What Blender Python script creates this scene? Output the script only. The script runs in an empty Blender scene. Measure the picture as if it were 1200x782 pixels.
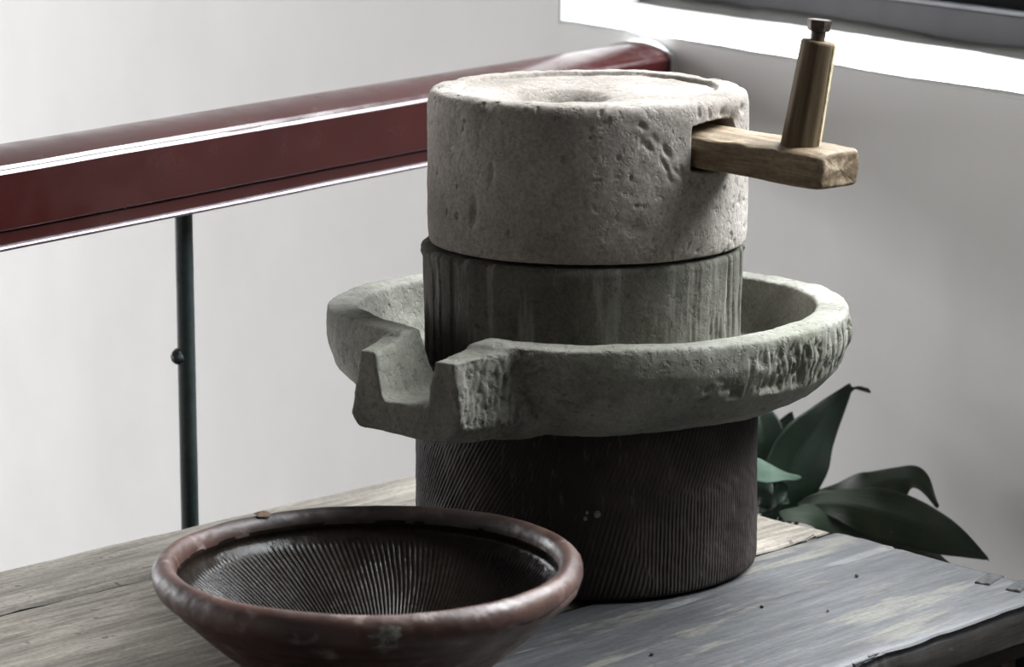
import bpy, bmesh, math, random
import numpy as np
from mathutils import Vector, Matrix
random.seed(7); RS = np.random.RandomState(5)
SC = bpy.context.scene; COL = SC.collection
PI = math.pi
T0 = 0.72                       # bench top above the landing floor
F, PITCH, CH = 3600.0, math.radians(11.4), 0.75   # focal (px of a 1200 wide frame), pitch, camera above bench top

# ------------------------------------------------------------------ camera
cam = bpy.data.cameras.new('camera'); co = bpy.data.objects.new('camera', cam); COL.objects.link(co)
co.location = (0, 0, T0 + CH); co.rotation_euler = (PI/2 - PITCH, 0, 0)
cam.sensor_width = 36; cam.lens = F/1200*36; cam.clip_start = .05; cam.clip_end = 60
cam.dof.use_dof = True; cam.dof.focus_distance = 2.68; cam.dof.aperture_fstop = 9
SC.camera = co
# ------------------------------------------------------------------ the window wall's frame: K along it, Q out through it
OW = Vector((.0588, 3.8262, 0)); WD = Vector((.5045, -.8634, 0)).normalized(); WN = Vector((-WD.y*-1, WD.x*-1, 0))
WN = Vector((WD.y, -WD.x, 0)).normalized()          # into the room
def wp(k, q, z): return OW + WD*k - WN*q + Vector((0, 0, z))   # q > 0 is outside
# ------------------------------------------------------------------ world and daylight
world = bpy.data.worlds.new('sky'); SC.world = world; world.use_nodes = True
bg = world.node_tree.nodes['Background']; bg.inputs[0].default_value = (.80, .88, 1, 1); bg.inputs[1].default_value = 1.0
def area(name, loc, direction, sx, sy, power, col, spread=180):
    l = bpy.data.lights.new(name, 'AREA'); l.shape = 'RECTANGLE'; l.size = sx; l.size_y = sy; l.energy = power; l.color = col
    l.spread = math.radians(spread)
    o = bpy.data.objects.new(name, l); COL.objects.link(o); o.location = loc
    o.rotation_euler = Vector(direction).to_track_quat('-Z', 'Y').to_euler(); return o
area('window_daylight', wp(1.1, 1.05, 2.85), WN + Vector((0, 0, -1.0)), 2.6, 1.3, 500, (.93, .97, 1))
area('stairwell_daylight', wp(-5.40, -2.9, 1.5), WD + WN*-.4 + Vector((0, 0, -.12)), 3.0, 2.4, 325, (.965, .965, 1))
SC.view_settings.view_transform = 'Standard'; SC.view_settings.look = 'None'
SC.view_settings.gamma = 1; SC.view_settings.use_curve_mapping = False
SC.view_settings.exposure = -0.08

# ------------------------------------------------------------------ helpers
def at(u, v, z):
    """point of the world at height z (above the bench top) seen at pixel u, v"""
    a = (u-600)/F; b = (391-v)/F
    d = Vector((a, math.cos(PITCH)+b*math.sin(PITCH), -math.sin(PITCH)+b*math.cos(PITCH)))
    return Vector((0, 0, T0+CH)) + d*((z-CH)/d.z)
def deep(u, v, y):
    a = (u-600)/F; b = (391-v)/F
    d = Vector((a, math.cos(PITCH)+b*math.sin(PITCH), -math.sin(PITCH)+b*math.cos(PITCH)))
    return Vector((0, 0, T0+CH)) + d*(y/d.y)
TAB = RS.rand(48, 48, 48)
def vnoise(P):
    i = np.floor(P).astype(int); f = P - i; f = f*f*(3-2*f)
    r = 0
    for dx in (0, 1):
        wx = f[:, 0] if dx else 1-f[:, 0]
        for dy in (0, 1):
            wy = f[:, 1] if dy else 1-f[:, 1]
            for dz in (0, 1):
                wz = f[:, 2] if dz else 1-f[:, 2]
                r = r + wx*wy*wz*TAB[(i[:, 0]+dx) % 48, (i[:, 1]+dy) % 48, (i[:, 2]+dz) % 48]
    return r*2-1
def fbm(P, s, o=4, off=0, g=.5):
    P = np.asarray(P, float); s = np.asarray(s, float); r = 0; a = 1; t = 0
    for k in range(o):
        r = r + a*vnoise(P*s*(2.03**k)+off+7.3*k); t += a; a *= g
    return r/t
def sst(a, b, x):
    t = np.clip((x-a)/(b-a), 0, 1); return t*t*(3-2*t)
def mesh(name, V, Fc, mat, parent=None, smooth=True, loc=None):
    me = bpy.data.meshes.new(name)
    V = np.asarray(V, float)
    if isinstance(Fc, np.ndarray) and Fc.ndim == 2:
        me.vertices.add(len(V)); me.vertices.foreach_set('co', V.ravel())
        n, m = Fc.shape
        me.loops.add(n*m); me.loops.foreach_set('vertex_index', Fc.ravel().astype(np.int32))
        me.polygons.add(n); me.polygons.foreach_set('loop_start', np.arange(0, n*m, m, dtype=np.int32))
        me.polygons.foreach_set('loop_total', np.full(n, m, dtype=np.int32)); me.update(calc_edges=True)
    else:
        me.from_pydata([tuple(v) for v in V], [], [tuple(f) for f in Fc])
    me.validate()
    if smooth: me.polygons.foreach_set('use_smooth', np.ones(len(me.polygons), bool))
    me.materials.append(mat)
    o = bpy.data.objects.new(name, me); COL.objects.link(o)
    if parent: o.parent = parent
    if loc is not None: o.location = loc
    return o
def from_bm(name, bm, mat, parent=None, smooth=False, loc=None):
    me = bpy.data.meshes.new(name); bmesh.ops.recalc_face_normals(bm, faces=bm.faces); bm.to_mesh(me); bm.free()
    if smooth: me.polygons.foreach_set('use_smooth', np.ones(len(me.polygons), bool))
    me.materials.append(mat); o = bpy.data.objects.new(name, me); COL.objects.link(o)
    if parent: o.parent = parent
    if loc is not None: o.location = loc
    return o
def empty(name, loc, label=None, cat=None, rz=0):
    o = bpy.data.objects.new(name, None); COL.objects.link(o); o.location = loc; o.rotation_euler = (0, 0, rz); o.empty_display_size = .05
    if label: o['label'] = label; o['category'] = cat
    return o
def grid_faces(n, m, wrap=False):
    """n rings of m points"""
    i = np.arange(n-1)[:, None]; j = np.arange(m if wrap else m-1)[None, :]; j2 = (j+1) % m
    a = i*m+j; b = i*m+j2; c = (i+1)*m+j2; d = (i+1)*m+j
    return np.stack([a, b, c, d], -1).reshape(-1, 4)
def resample(prof, step):
    prof = np.array(prof, float); d = np.r_[0, np.cumsum(np.hypot(*np.diff(prof, axis=0).T))]
    n = max(3, int(d[-1]/step)); t = np.linspace(0, d[-1], n)
    return np.c_[np.interp(t, d, prof[:, 0]), np.interp(t, d, prof[:, 1])], t/d[-1]
def roundp(prof, it=2):
    """corner cutting, end points kept"""
    p = np.array(prof, float)
    for _ in range(it):
        q = [p[0]]
        for a, b in zip(p[:-1], p[1:]): q += [a*.75+b*.25, a*.25+b*.75]
        q.append(p[-1]); p = np.array(q)
    return p
def lathe(prof, nseg):
    """verts (n*m,3), faces, theta"""
    n = len(prof); th = np.linspace(0, 2*PI, nseg, endpoint=False)
    r = prof[:, 0][:, None]; z = prof[:, 1][:, None]
    V = np.stack([r*np.cos(th), r*np.sin(th), z+0*th], -1).reshape(-1, 3)
    return V, grid_faces(n, nseg, True), np.tile(th, n)
def box_bm(x0, x1, y0, y1, z0, z1, bevel=0, bm=None):
    bm = bm or bmesh.new()
    r = bmesh.ops.create_cube(bm, size=1)
    for v in r['verts']: v.co = Vector(((x0+x1)/2+v.co.x*(x1-x0), (y0+y1)/2+v.co.y*(y1-y0), (z0+z1)/2+v.co.z*(z1-z0)))
    if bevel: bmesh.ops.bevel(bm, geom=list(set(e for v in r['verts'] for e in v.link_edges)), offset=bevel, segments=2, affect='EDGES')
    return bm
def normals(V, Fc):
    n = np.zeros_like(V); a = V[Fc[:, 0]]; b = V[Fc[:, 1]]; c = V[Fc[:, 2]]; d = V[Fc[:, 3]]
    fn = np.cross(c-a, d-b)
    for k in range(4): np.add.at(n, Fc[:, k], fn)
    return n/np.maximum(np.linalg.norm(n, axis=1), 1e-12)[:, None]

# ------------------------------------------------------------------ materials
class NT:
    def __init__(s, name):
        s.m = bpy.data.materials.new(name); s.m.use_nodes = True; s.t = s.m.node_tree; s.n = s.t.nodes
        s.b = s.n['Principled BSDF']; s.tc = s.n.new('ShaderNodeTexCoord')
    def link(s, a, b): s.t.links.new(a, b)
    def coord(s, scale=(1, 1, 1), rot=(0, 0, 0), src='Object'):
        mp = s.n.new('ShaderNodeMapping'); mp.inputs['Scale'].default_value = scale; mp.inputs['Rotation'].default_value = rot
        s.link(s.tc.outputs[src], mp.inputs[0]); return mp.outputs[0]
    def noise(s, scale, detail=5, rough=.55, co=None, dist=0):
        x = s.n.new('ShaderNodeTexNoise'); x.inputs['Scale'].default_value = scale; x.inputs['Detail'].default_value = detail
        x.inputs['Roughness'].default_value = rough; x.inputs['Distortion'].default_value = dist
        s.link(co if co is not None else s.tc.outputs['Object'], x.inputs['Vector']); return x.outputs['Fac']
    def voronoi(s, scale, co=None):
        x = s.n.new('ShaderNodeTexVoronoi'); x.inputs['Scale'].default_value = scale
        s.link(co if co is not None else s.tc.outputs['Object'], x.inputs['Vector']); return x.outputs['Distance']
    def ramp(s, fac, stops):
        r = s.n.new('ShaderNodeValToRGB'); el = r.color_ramp.elements
        while len(el) < len(stops): el.new(.5)
        for e, (p, c) in zip(el, stops):
            e.position = p; e.color = (c, c, c, 1) if isinstance(c, (int, float)) else (*c, 1)
        s.link(fac, r.inputs[0]); return r.outputs[0]
    def mix(s, fac, a, b, mode='MIX'):
        x = s.n.new('ShaderNodeMix'); x.data_type = 'RGBA'; x.blend_type = mode
        for sock, v in ((x.inputs[0], fac), (x.inputs[6], a), (x.inputs[7], b)):
            if isinstance(v, (int, float)): sock.default_value = v
            elif isinstance(v, tuple): sock.default_value = (*v, 1)
            else: s.link(v, sock)
        return x.outputs[2]
    def bump(s, h, strength=.3, dist=.001, prev=None):
        x = s.n.new('ShaderNodeBump'); x.inputs['Strength'].default_value = strength; x.inputs['Distance'].default_value = dist
        s.link(h, x.inputs['Height'])
        if prev: s.link(prev, x.inputs['Normal'])
        return x.outputs[0]
    def done(s, col, rough=.8, nrm=None, metal=0, spec=.5):
        if isinstance(col, tuple): s.b.inputs['Base Color'].default_value = (*col, 1)
        else: s.link(col, s.b.inputs['Base Color'])
        if isinstance(rough, (int, float)): s.b.inputs['Roughness'].default_value = rough
        else: s.link(rough, s.b.inputs['Roughness'])
        s.b.inputs['Metallic'].default_value = metal; s.b.inputs['Specular IOR Level'].default_value = spec
        if nrm: s.link(nrm, s.b.inputs['Normal'])
        return s.m

def stone(name, dark, mid, light, grain=260, streak=None, moss=None, pits=.5):
    t = NT(name)
    c = t.ramp(t.noise(9, 6, .6), [(.30, dark), (.5, mid), (.72, light)])
    c = t.mix(.8, c, t.ramp(t.noise(grain, 4, .7), [(.3, .62), (.5, 1), (.7, 1.3)]), 'MULTIPLY')
    if streak:
        f = t.ramp(t.noise(1, 5, .6, t.coord((55, 55, 5))), [(.52, 0.), (.68, 1.)])
        c = t.mix(f, c, t.mix(.5, streak, c))
    if moss:
        f = t.ramp(t.noise(5, 5, .6, t.coord((1, 1, 1.6))), [(.45, 0.), (.7, .65)])
        c = t.mix(f, c, moss)
    v = t.ramp(t.noise(120, 3, .5), [(.30, 1.), (.37, 0.)])
    c = t.mix(v, c, t.mix(.55, c, dark))
    n = t.bump(t.noise(420, 4, .7), .55, .0009)
    n = t.bump(t.ramp(t.noise(110, 4, .6), [(.32, 0.), (.45, 1.)]), pits, .0015, n)
    return t.done(c, .93, n, spec=.25)
M_UP = stone('pale_sandstone', (.148, .130, .112), (.236, .212, .187), (.325, .298, .269), 300, pits=.45)
M_BED = stone('stained_stone', (.04, .037, .03), (.085, .080, .067), (.16, .152, .13), 300, streak=(.36, .35, .315), moss=(.11, .115, .08), pits=.35)
M_TRAY = stone('mossy_stone', (.085, .083, .070), (.188, .184, .158), (.295, .290, .255), 280, moss=(.15, .155, .115), pits=.6)
M_PED = stone('dark_scored_stone', (.028, .020, .017), (.060, .045, .038), (.115, .092, .080), 240, pits=.5)
def pedestal_mat():
    t = NT('dark_brown_stone')
    c = t.ramp(t.noise(8, 6, .6), [(.3, (.009, .007, .006)), (.52, (.019, .014, .012)), (.75, (.046, .036, .031))])
    c = t.mix(t.ramp(t.noise(1, 4, .7, t.coord((170, 170, 28))), [(.58, 0.), (.80, .45)]), c, (.16, .14, .125))
    sp = t.ramp(t.noise(36, 3, .5), [(.74, 0.), (.77, 1.)])
    c = t.mix(sp, c, (.30, .28, .26))
    n = t.bump(t.noise(1, 4, .6, t.coord((420, 420, 90))), .6, .001)
    return t.done(c, .8, n, spec=.35)
M_PED = pedestal_mat()
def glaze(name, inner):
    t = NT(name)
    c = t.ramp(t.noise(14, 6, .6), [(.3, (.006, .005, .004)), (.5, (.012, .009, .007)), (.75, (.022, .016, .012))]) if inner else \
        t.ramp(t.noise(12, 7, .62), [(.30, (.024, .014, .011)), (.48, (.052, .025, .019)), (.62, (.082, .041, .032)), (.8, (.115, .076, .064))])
    if not inner:
        f = t.ramp(t.noise(42, 5, .6), [(.58, 0.), (.72, .75)])
        c = t.mix(f, c, (.25, .20, .185))
    if not inner:
        sx = t.n.new('ShaderNodeSeparateXYZ'); t.link(t.tc.outputs['Object'], sx.inputs[0])
        ad = t.n.new('ShaderNodeMath'); ad.operation = 'MULTIPLY_ADD'; t.link(t.noise(9, 4), ad.inputs[0]); ad.inputs[1].default_value = .16; t.link(sx.outputs[1], ad.inputs[2])
        c = t.mix(t.ramp(ad.outputs[0], [(.13, 0.), (.20, .85)]), c, (.016, .011, .009))
    n = t.bump(t.noise(90, 5, .6), .45, .0018)
    r = t.ramp(t.noise(30, 4, .6), [(.35, .16 if inner else .36), (.7, .36 if inner else .66)])
    return t.done(c, r, n, spec=.12 if inner else .45)
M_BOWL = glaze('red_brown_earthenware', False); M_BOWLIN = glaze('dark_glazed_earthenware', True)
def patchm(name, a, b):
    t = NT(name); return t.done(t.ramp(t.noise(160, 4, .6), [(.4, a), (.62, b)]), .75, t.bump(t.noise(200), .5, .001))
M_LICHEN = patchm('pale_mineral_crust', (.07, .065, .05), (.18, .172, .145))
M_CHIP = patchm('exposed_orange_clay', (.075, .045, .026), (.125, .075, .042))
def wood(name, a, b, c2, pale=None, rough=.75, gx=3, gy=60, palepos=(.52, .60), blotch=(2.2, 16), dk=.5):
    """weathered wood, grain along x"""
    t = NT(name)
    g = t.noise(1, 6, .65, t.coord((gx, gy, gy)), .4)
    c = t.ramp(g, [(.28, a), (.5, b), (.72, c2)])
    if pale:
        f = t.ramp(t.noise(1, 9, .68, t.coord((blotch[0], blotch[1], blotch[1])), .2), [(palepos[0], 0.), (palepos[1], 1.)])
        c = t.mix(f, c, t.mix(.35, pale, c))
    c = t.mix(.75, c, t.ramp(t.noise(1, 6, .75, t.coord((22, 330, 330)), .3), [(.30, .50), (.5, 1.), (.68, 1.35)]), 'MULTIPLY')
    c = t.mix(.6, c, t.ramp(t.noise(240, 4, .7), [(.32, .6), (.5, 1.), (.7, 1.25)]), 'MULTIPLY')
    cr = t.ramp(t.noise(1, 5, .7, t.coord((gx*.8, gy*3, gy*3)), .3), [(.30, 1.), (.39, 0.)])
    c = t.mix(cr, c, t.mix(dk, c, (.03, .025, .02)))
    c = t.mix(t.ramp(t.noise(70, 3, .5), [(.70, 0.), (.73, .8)]), c, (.05, .04, .035))
    n = t.bump(t.noise(1, 5, .65, t.coord((gx*2.5, gy*3, gy*3))), .5, .0012)
    n = t.bump(t.noise(260, 3, .6), .2, .0006, n)
    return t.done(c, rough, n, spec=.35)
M_PLANKF = wood('grey_painted_plank', (.027, .027, .029), (.043, .0435, .046), (.062, .0625, .065), (.115, .108, .090), .58, 6, 45, (.53, .60), (4.5, 26), .8)
M_PLANKM = wood('weathered_plank', (.070, .060, .048), (.135, .118, .096), (.205, .182, .150), (.255, .228, .188), .8, 5, 110, (.5, .6), (7, 40), .7)
M_PLANKB = wood('pale_weathered_plank', (.072, .062, .050), (.13, .115, .096), (.19, .170, .144), (.23, .208, .176), .82, 5, 110, (.45, .58), (7, 40), .7)
M_DARKW = wood('dark_old_timber_and_edge_shade', (.008, .007, .006), (.018, .015, .013), (.030, .025, .021), (.045, .037, .028), .8, 3, 40, (.60, .72))
M_ARM = wood('worn_yellow_brown_wood', (.075, .050, .028), (.16, .112, .066), (.27, .205, .13), (.38, .31, .215), .7, 14, 90, (.5, .68), (10, 60), .7)
def pegm():
    t = NT('brown_peg_wood')
    g = t.noise(1, 5, .6, t.coord((150, 150, 8)), .2)
    c = t.ramp(g, [(.3, (.055, .038, .022)), (.52, (.11, .080, .047)), (.75, (.17, .13, .08))])
    return t.done(c, .8, t.bump(g, .7, .001), spec=.2)
M_PEG = pegm()
M_PEGL = patchm('pale_split_wood', (.40, .32, .20), (.55, .46, .30))
def iron(name, a, b, rough=.55, metal=.6):
    t = NT(name); f = t.noise(130, 5, .65)
    return t.done(t.ramp(f, [(.35, a), (.68, b)]), rough, t.bump(f, .6, .0008), metal)
M_BOLT = iron('rusty_dark_iron', (.028, .020, .016), (.11, .08, .06))
M_POST = iron('dark_green_painted_steel', (.010, .018, .018), (.022, .032, .031), .42, .0)
M_STRIP = iron('purple_grey_steel', (.12, .09, .105), (.22, .185, .20), .42, .6)
def railm():
    t = NT('dark_red_lacquer')
    c = t.ramp(t.noise(6, 5, .6), [(.3, (.021, .0036, .0036)), (.6, (.029, .0052, .005)), (.8, (.040, .009, .0085))])
    sc = t.ramp(t.noise(1, 6, .7, t.coord((5, 140, 140))), [(.70, 0.), (.76, .8)])
    c = t.mix(sc, c, (.30, .17, .15))
    n = t.bump(t.noise(1, 4, .6, t.coord((8, 60, 60))), .10, .0015)
    n = t.bump(t.noise(300, 3, .6), .08, .0004, n)
    return t.done(c, t.ramp(t.noise(25, 4), [(.35, .16), (.7, .30)]), n, spec=.42)
M_RAIL = railm()
def plaster(name, a, b):
    t = NT(name)
    c = t.ramp(t.noise(2.2, 5, .6), [(.3, a), (.7, b)])
    c = t.mix(t.ramp(t.noise(1, 6, .7, t.coord((9, 9, 2))), [(.70, 0.), (.80, .35)]), c, (.42, .40, .36))
    n = t.bump(t.noise(3.5, 5, .5), .25, .02); n = t.bump(t.noise(160, 3, .6), .12, .001, n)
    return t.done(c, .9, n, spec=.2)
M_WALL = plaster('off_white_plaster', (.70, .69, .67), (.77, .76, .74))
M_SILL = plaster('white_gloss_plaster', (.76, .76, .75), (.82, .82, .81))
M_MORTAR = plaster('grey_mortar', (.075, .073, .068), (.11, .107, .10))
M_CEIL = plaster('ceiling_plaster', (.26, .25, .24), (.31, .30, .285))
def simple(name, a, b, scale, rough, spec=.5, metal=0):
    t = NT(name); return t.done(t.ramp(t.noise(scale, 5, .6), [(.35, a), (.65, b)]), rough, t.bump(t.noise(scale*6), .1, .001), metal, spec)
M_PANEL = simple('brown_painted_wall', (.07, .05, .038), (.10, .075, .055), 3, .7)
M_FLOOR = simple('worn_concrete_floor', (.085, .08, .072), (.12, .115, .105), 4, .7)
M_FRAME = simple('brown_grey_frame_paint', (.022, .020, .021), (.032, .029, .030), 12, .6, .2)
M_FRAMEL = simple('pale_frame_edge', (.07, .07, .073), (.11, .11, .115), 30, .5, .3)
M_SASH = simple('black_sash_paint', (.008, .008, .009), (.010, .010, .010), 20, .8, .05)
M_OUT = simple('dark_roof_tile', (.02, .02, .022), (.035, .034, .034), 6, .9)
M_POT = simple('dark_plant_pot', (.05, .035, .03), (.08, .055, .045), 8, .6)
M_SOIL = simple('potting_soil', (.015, .011, .008), (.035, .026, .02), 60, .95)
def glassm():
    t = NT('window_glass'); n = t.n; tr = n.new('ShaderNodeBsdfTransparent'); gl = n.new('ShaderNodeBsdfGlossy'); gl.inputs['Roughness'].default_value = .02
    mx = n.new('ShaderNodeMixShader'); mx.inputs[0].default_value = .05
    t.link(tr.outputs[0], mx.inputs[1]); t.link(gl.outputs[0], mx.inputs[2])
    t.link(mx.outputs[0], n['Material Output'].inputs[0]); return t.m
M_GLASS = glassm()
def leafm(name, a, b, tr=.25):
    t = NT(name)
    c = t.ramp(t.noise(1, 4, .6, t.coord((30, 30, 30))), [(.3, a), (.7, b)])
    vein = t.ramp(t.noise(1, 3, .5, t.coord((6, 160, 1), src='UV')), [(.40, 0.), (.6, .35)])
    c = t.mix(vein, c, b)
    m = t.done(c, .42, t.bump(t.noise(1, 3, .5, t.coord((4, 60, 1), src='UV')), .35, .003), spec=.45)
    tl = t.n.new('ShaderNodeBsdfTranslucent'); t.link(c, tl.inputs[0]); mx = t.n.new('ShaderNodeMixShader'); mx.inputs[0].default_value = tr
    t.link(t.b.outputs[0], mx.inputs[1]); t.link(tl.outputs[0], mx.inputs[2]); t.link(mx.outputs[0], t.n['Material Output'].inputs[0]); return m
M_LEAF = leafm('dark_green_leaf', (.010, .024, .013), (.018, .042, .022), .12)
M_LEAFL = leafm('daylit_green_leaf', (.055, .11, .07), (.10, .18, .12), .3)
M_LEAFO = leafm('dull_olive_leaf', (.022, .040, .020), (.045, .068, .036))

# ------------------------------------------------------------------ the setting
def structure(o): o['kind'] = 'structure'; return o
def wbox(name, k0, k1, q0, q1, z0, z1, mat, parent=None, bevel=0):
    """box in the window wall's frame; mesh x = along the wall, y = outward"""
    bm = box_bm(k0, k1, q0, q1, z0, z1, bevel)
    o = from_bm(name, bm, mat, parent)
    o.matrix_world = Matrix(((WD.x, -WN.x, 0, OW.x), (WD.y, -WN.y, 0, OW.y), (0, 0, 1, 0), (0, 0, 0, 1)))
    return o
KL, KR, NB, ZB, ZT = -5.2, 5.6, 4.6, -1.9, 2.85     # room extents
SILL = T0+.372; HEAD = 2.70; K1 = 2.3; TH = .26
def wall_right():
    bm = bmesh.new()
    box_bm(KL, 0, 0, TH, ZB, ZT, bm=bm); box_bm(K1, KR, 0, TH, ZB, ZT, bm=bm)
    box_bm(0, K1, 0, TH, ZB, SILL-.0, bm=bm); box_bm(0, K1, 0, TH, HEAD, ZT, bm=bm)
    o = from_bm('wall_right', bm, M_WALL)
    o.matrix_world = Matrix(((WD.x, -WN.x, 0, OW.x), (WD.y, -WN.y, 0, OW.y), (0, 0, 1, 0), (0, 0, 0, 1)))
    return structure(o)
wall_right()
WM = Matrix(((WD.x, -WN.x, 0, OW.x), (WD.y, -WN.y, 0, OW.y), (0, 0, 1, 0), (0, 0, 0, 1)))
# sloping, softly uneven sill slab
def sill():
    nk, nq = 160, 28
    k = np.linspace(0, K1, nk); q = np.linspace(0, .17, nq)
    K, Q = np.meshgrid(k, q, indexing='ij'); P = np.c_[K.ravel(), Q.ravel(), 0*K.ravel()]
    Z = SILL + .010 + .013*np.clip(P[:, 1]/.13, 0, 1) + .0022*fbm(P, 9, 4) - .004*np.exp(-P[:, 1]/.004)
    off = .003*fbm(P, (14, 1, 1), 4, 3)*np.exp(-P[:, 1]/.01)
    V = np.c_[P[:, 0], P[:, 1]+off, Z]
    Fc = grid_faces(nk, nq)
    # front drop and body
    base = len(V)
    fr = np.arange(nk)*nq
    V2 = np.c_[V[fr, 0], V[fr, 1]+.001, np.full(nk, SILL-.001)]
    V = np.vstack([V, V2]); j = np.arange(nk-1)
    Fc = np.vstack([Fc, np.c_[fr[:-1], base+j, base+j+1, fr[1:]]])
    o = mesh('trim_1', V, Fc[:, ::-1].copy(), M_SILL); o.matrix_world = WM; structure(o)
sill()
# mortar bead under the frame
def mortar():
    nk, nq = 220, 9
    k = np.linspace(0, K1, nk); a = np.linspace(0, 1, nq)
    K, A = np.meshgrid(k, a, indexing='ij'); kk = K.ravel(); aa = A.ravel()
    w = .020 + .010*fbm(np.c_[kk, 0*kk, 0*kk], (5, 1, 1), 4, 2)
    V = np.c_[kk, .1315-w*(1-aa), SILL+.0215+(.010+.007*fbm(np.c_[kk, 0*kk, 0*kk], (6, 1, 1), 3, 12))*np.sin(aa*PI*.5)+.0008*fbm(np.c_[kk, aa*.05, 0*kk], 40, 3)]
    o = mesh('trim_2', V, grid_faces(nk, nq)[:, ::-1].copy(), M_MORTAR); o.matrix_world = WM; structure(o)
mortar()
win = empty('window_1', OW); structure(win)
def wpart(name, *a, **k):
    o = wbox(name, *a, **k); o.parent = win; o.matrix_basis = Matrix.Translation(-OW) @ WM; return o
zf = SILL+.0235
wpart('frame_rail', -.0, K1, .133, .19, zf, zf+.040, M_FRAME, bevel=.002)
wpart('frame_lip', 0, K1, .131, .160, zf+.040, zf+.0425, M_FRAMEL)  # thin paler strip on top of the frame rail
wpart('sash_rail', 0, K1, .170, .205, zf+.0425, zf+.115, M_SASH)
wpart('frame_stile', 0, .05, .134, .19, zf+.0425, HEAD, M_FRAME)
wpart('frame_stile', K1-.05, K1, .134, .19, zf+.0425, HEAD, M_FRAME)
wpart('frame_stile', 1.12, 1.17, .134, .19, zf+.0425, HEAD, M_FRAME)
wpart('frame_head', .05, K1-.05, .134, .19, HEAD-.05, HEAD, M_FRAME)
wpart('pane', .05, 1.12, .185, .189, zf+.115, HEAD-.05, M_GLASS)
wpart('pane', 1.17, K1-.05, .185, .189, zf+.115, HEAD-.05, M_GLASS)
# reveals painted white (left and right) with a thin coat
structure(wbox('trim_3', -.0005, .004, .001, TH, SILL-.02, HEAD, M_SILL)); structure(wbox('trim_4', K1-.004, K1+.0005, .001, TH, SILL-.02, HEAD, M_SILL))
structure(wbox('trim_5', 0, K1, TH, TH+.05, SILL-.05, SILL+.02, M_MORTAR))
# neighbouring roof seen low outside the window
roof = wbox('tiled_roof', -3, 6, 1.2, 5.5, .70, .80, M_OUT); roof['label'] = 'dark neighbouring roof low outside the window'; roof['category'] = 'roof'
# other walls
structure(wbox('wall_back', KL, KR, -NB-.15, -NB, ZB, ZT, M_WALL))
structure(wbox('wall_front', KR, KR+.15, -NB-.15, TH, ZB, ZT, M_PANEL))
bm = bmesh.new()      # wall at the far end of the stairwell with its big opening
for (n0, n1, z0, z1) in ((-NB-.15, -4.4, ZB, ZT), (-1.4, TH, ZB, ZT), (-4.4, -1.4, ZB, .3), (-4.4, -1.4, 2.70, ZT)): box_bm(KL-.15, KL, n0, n1, z0, z1, bm=bm)
o = from_bm('wall_left', bm, M_WALL); o.matrix_world = WM; structure(o)
structure(wbox('ceiling', KL-.15, KR+.15, -NB-.15, TH, ZT, ZT+.12, M_CEIL))
# rail line: from its foot on the wall towards the lower left
RZ = T0+CH-.364*1.085                      # ridge height of the handrail
RA = Vector((-.415, 2.467, 0))*1.085; RB = Vector((-.085, 2.944, 0))*1.085
RD = (RB-RA).normalized()
tw = (OW-RA).dot(WN)/RD.dot(WN); RE = RA+RD*tw       # where the rail meets the wall
RN = Vector((-RD.y, RD.x, 0))              # away from the camera
# landing floor: the camera's side of the rail, and the stairwell's floor below
def landing():
    e = RE + RN*.12; f = e - RD*5.5
    a = wp(KR, 0, 0); b = wp(KR, -NB, 0)
    poly = [e, a, b, f]
    bm = bmesh.new(); top = [bm.verts.new((p.x, p.y, 0)) for p in poly]; bot = [bm.verts.new((p.x, p.y, -.16)) for p in poly]
    bm.faces.new(top); bm.faces.new(bot[::-1])
    for i in range(4): bm.faces.new((top[i], bot[i], bot[(i+1) % 4], top[(i+1) % 4]))
    structure(from_bm('floor', bm, M_FLOOR))
    o = wbox('floor', KL, KR, -NB, 0, ZB-.1, ZB, M_FLOOR); structure(o)
landing()

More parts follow.
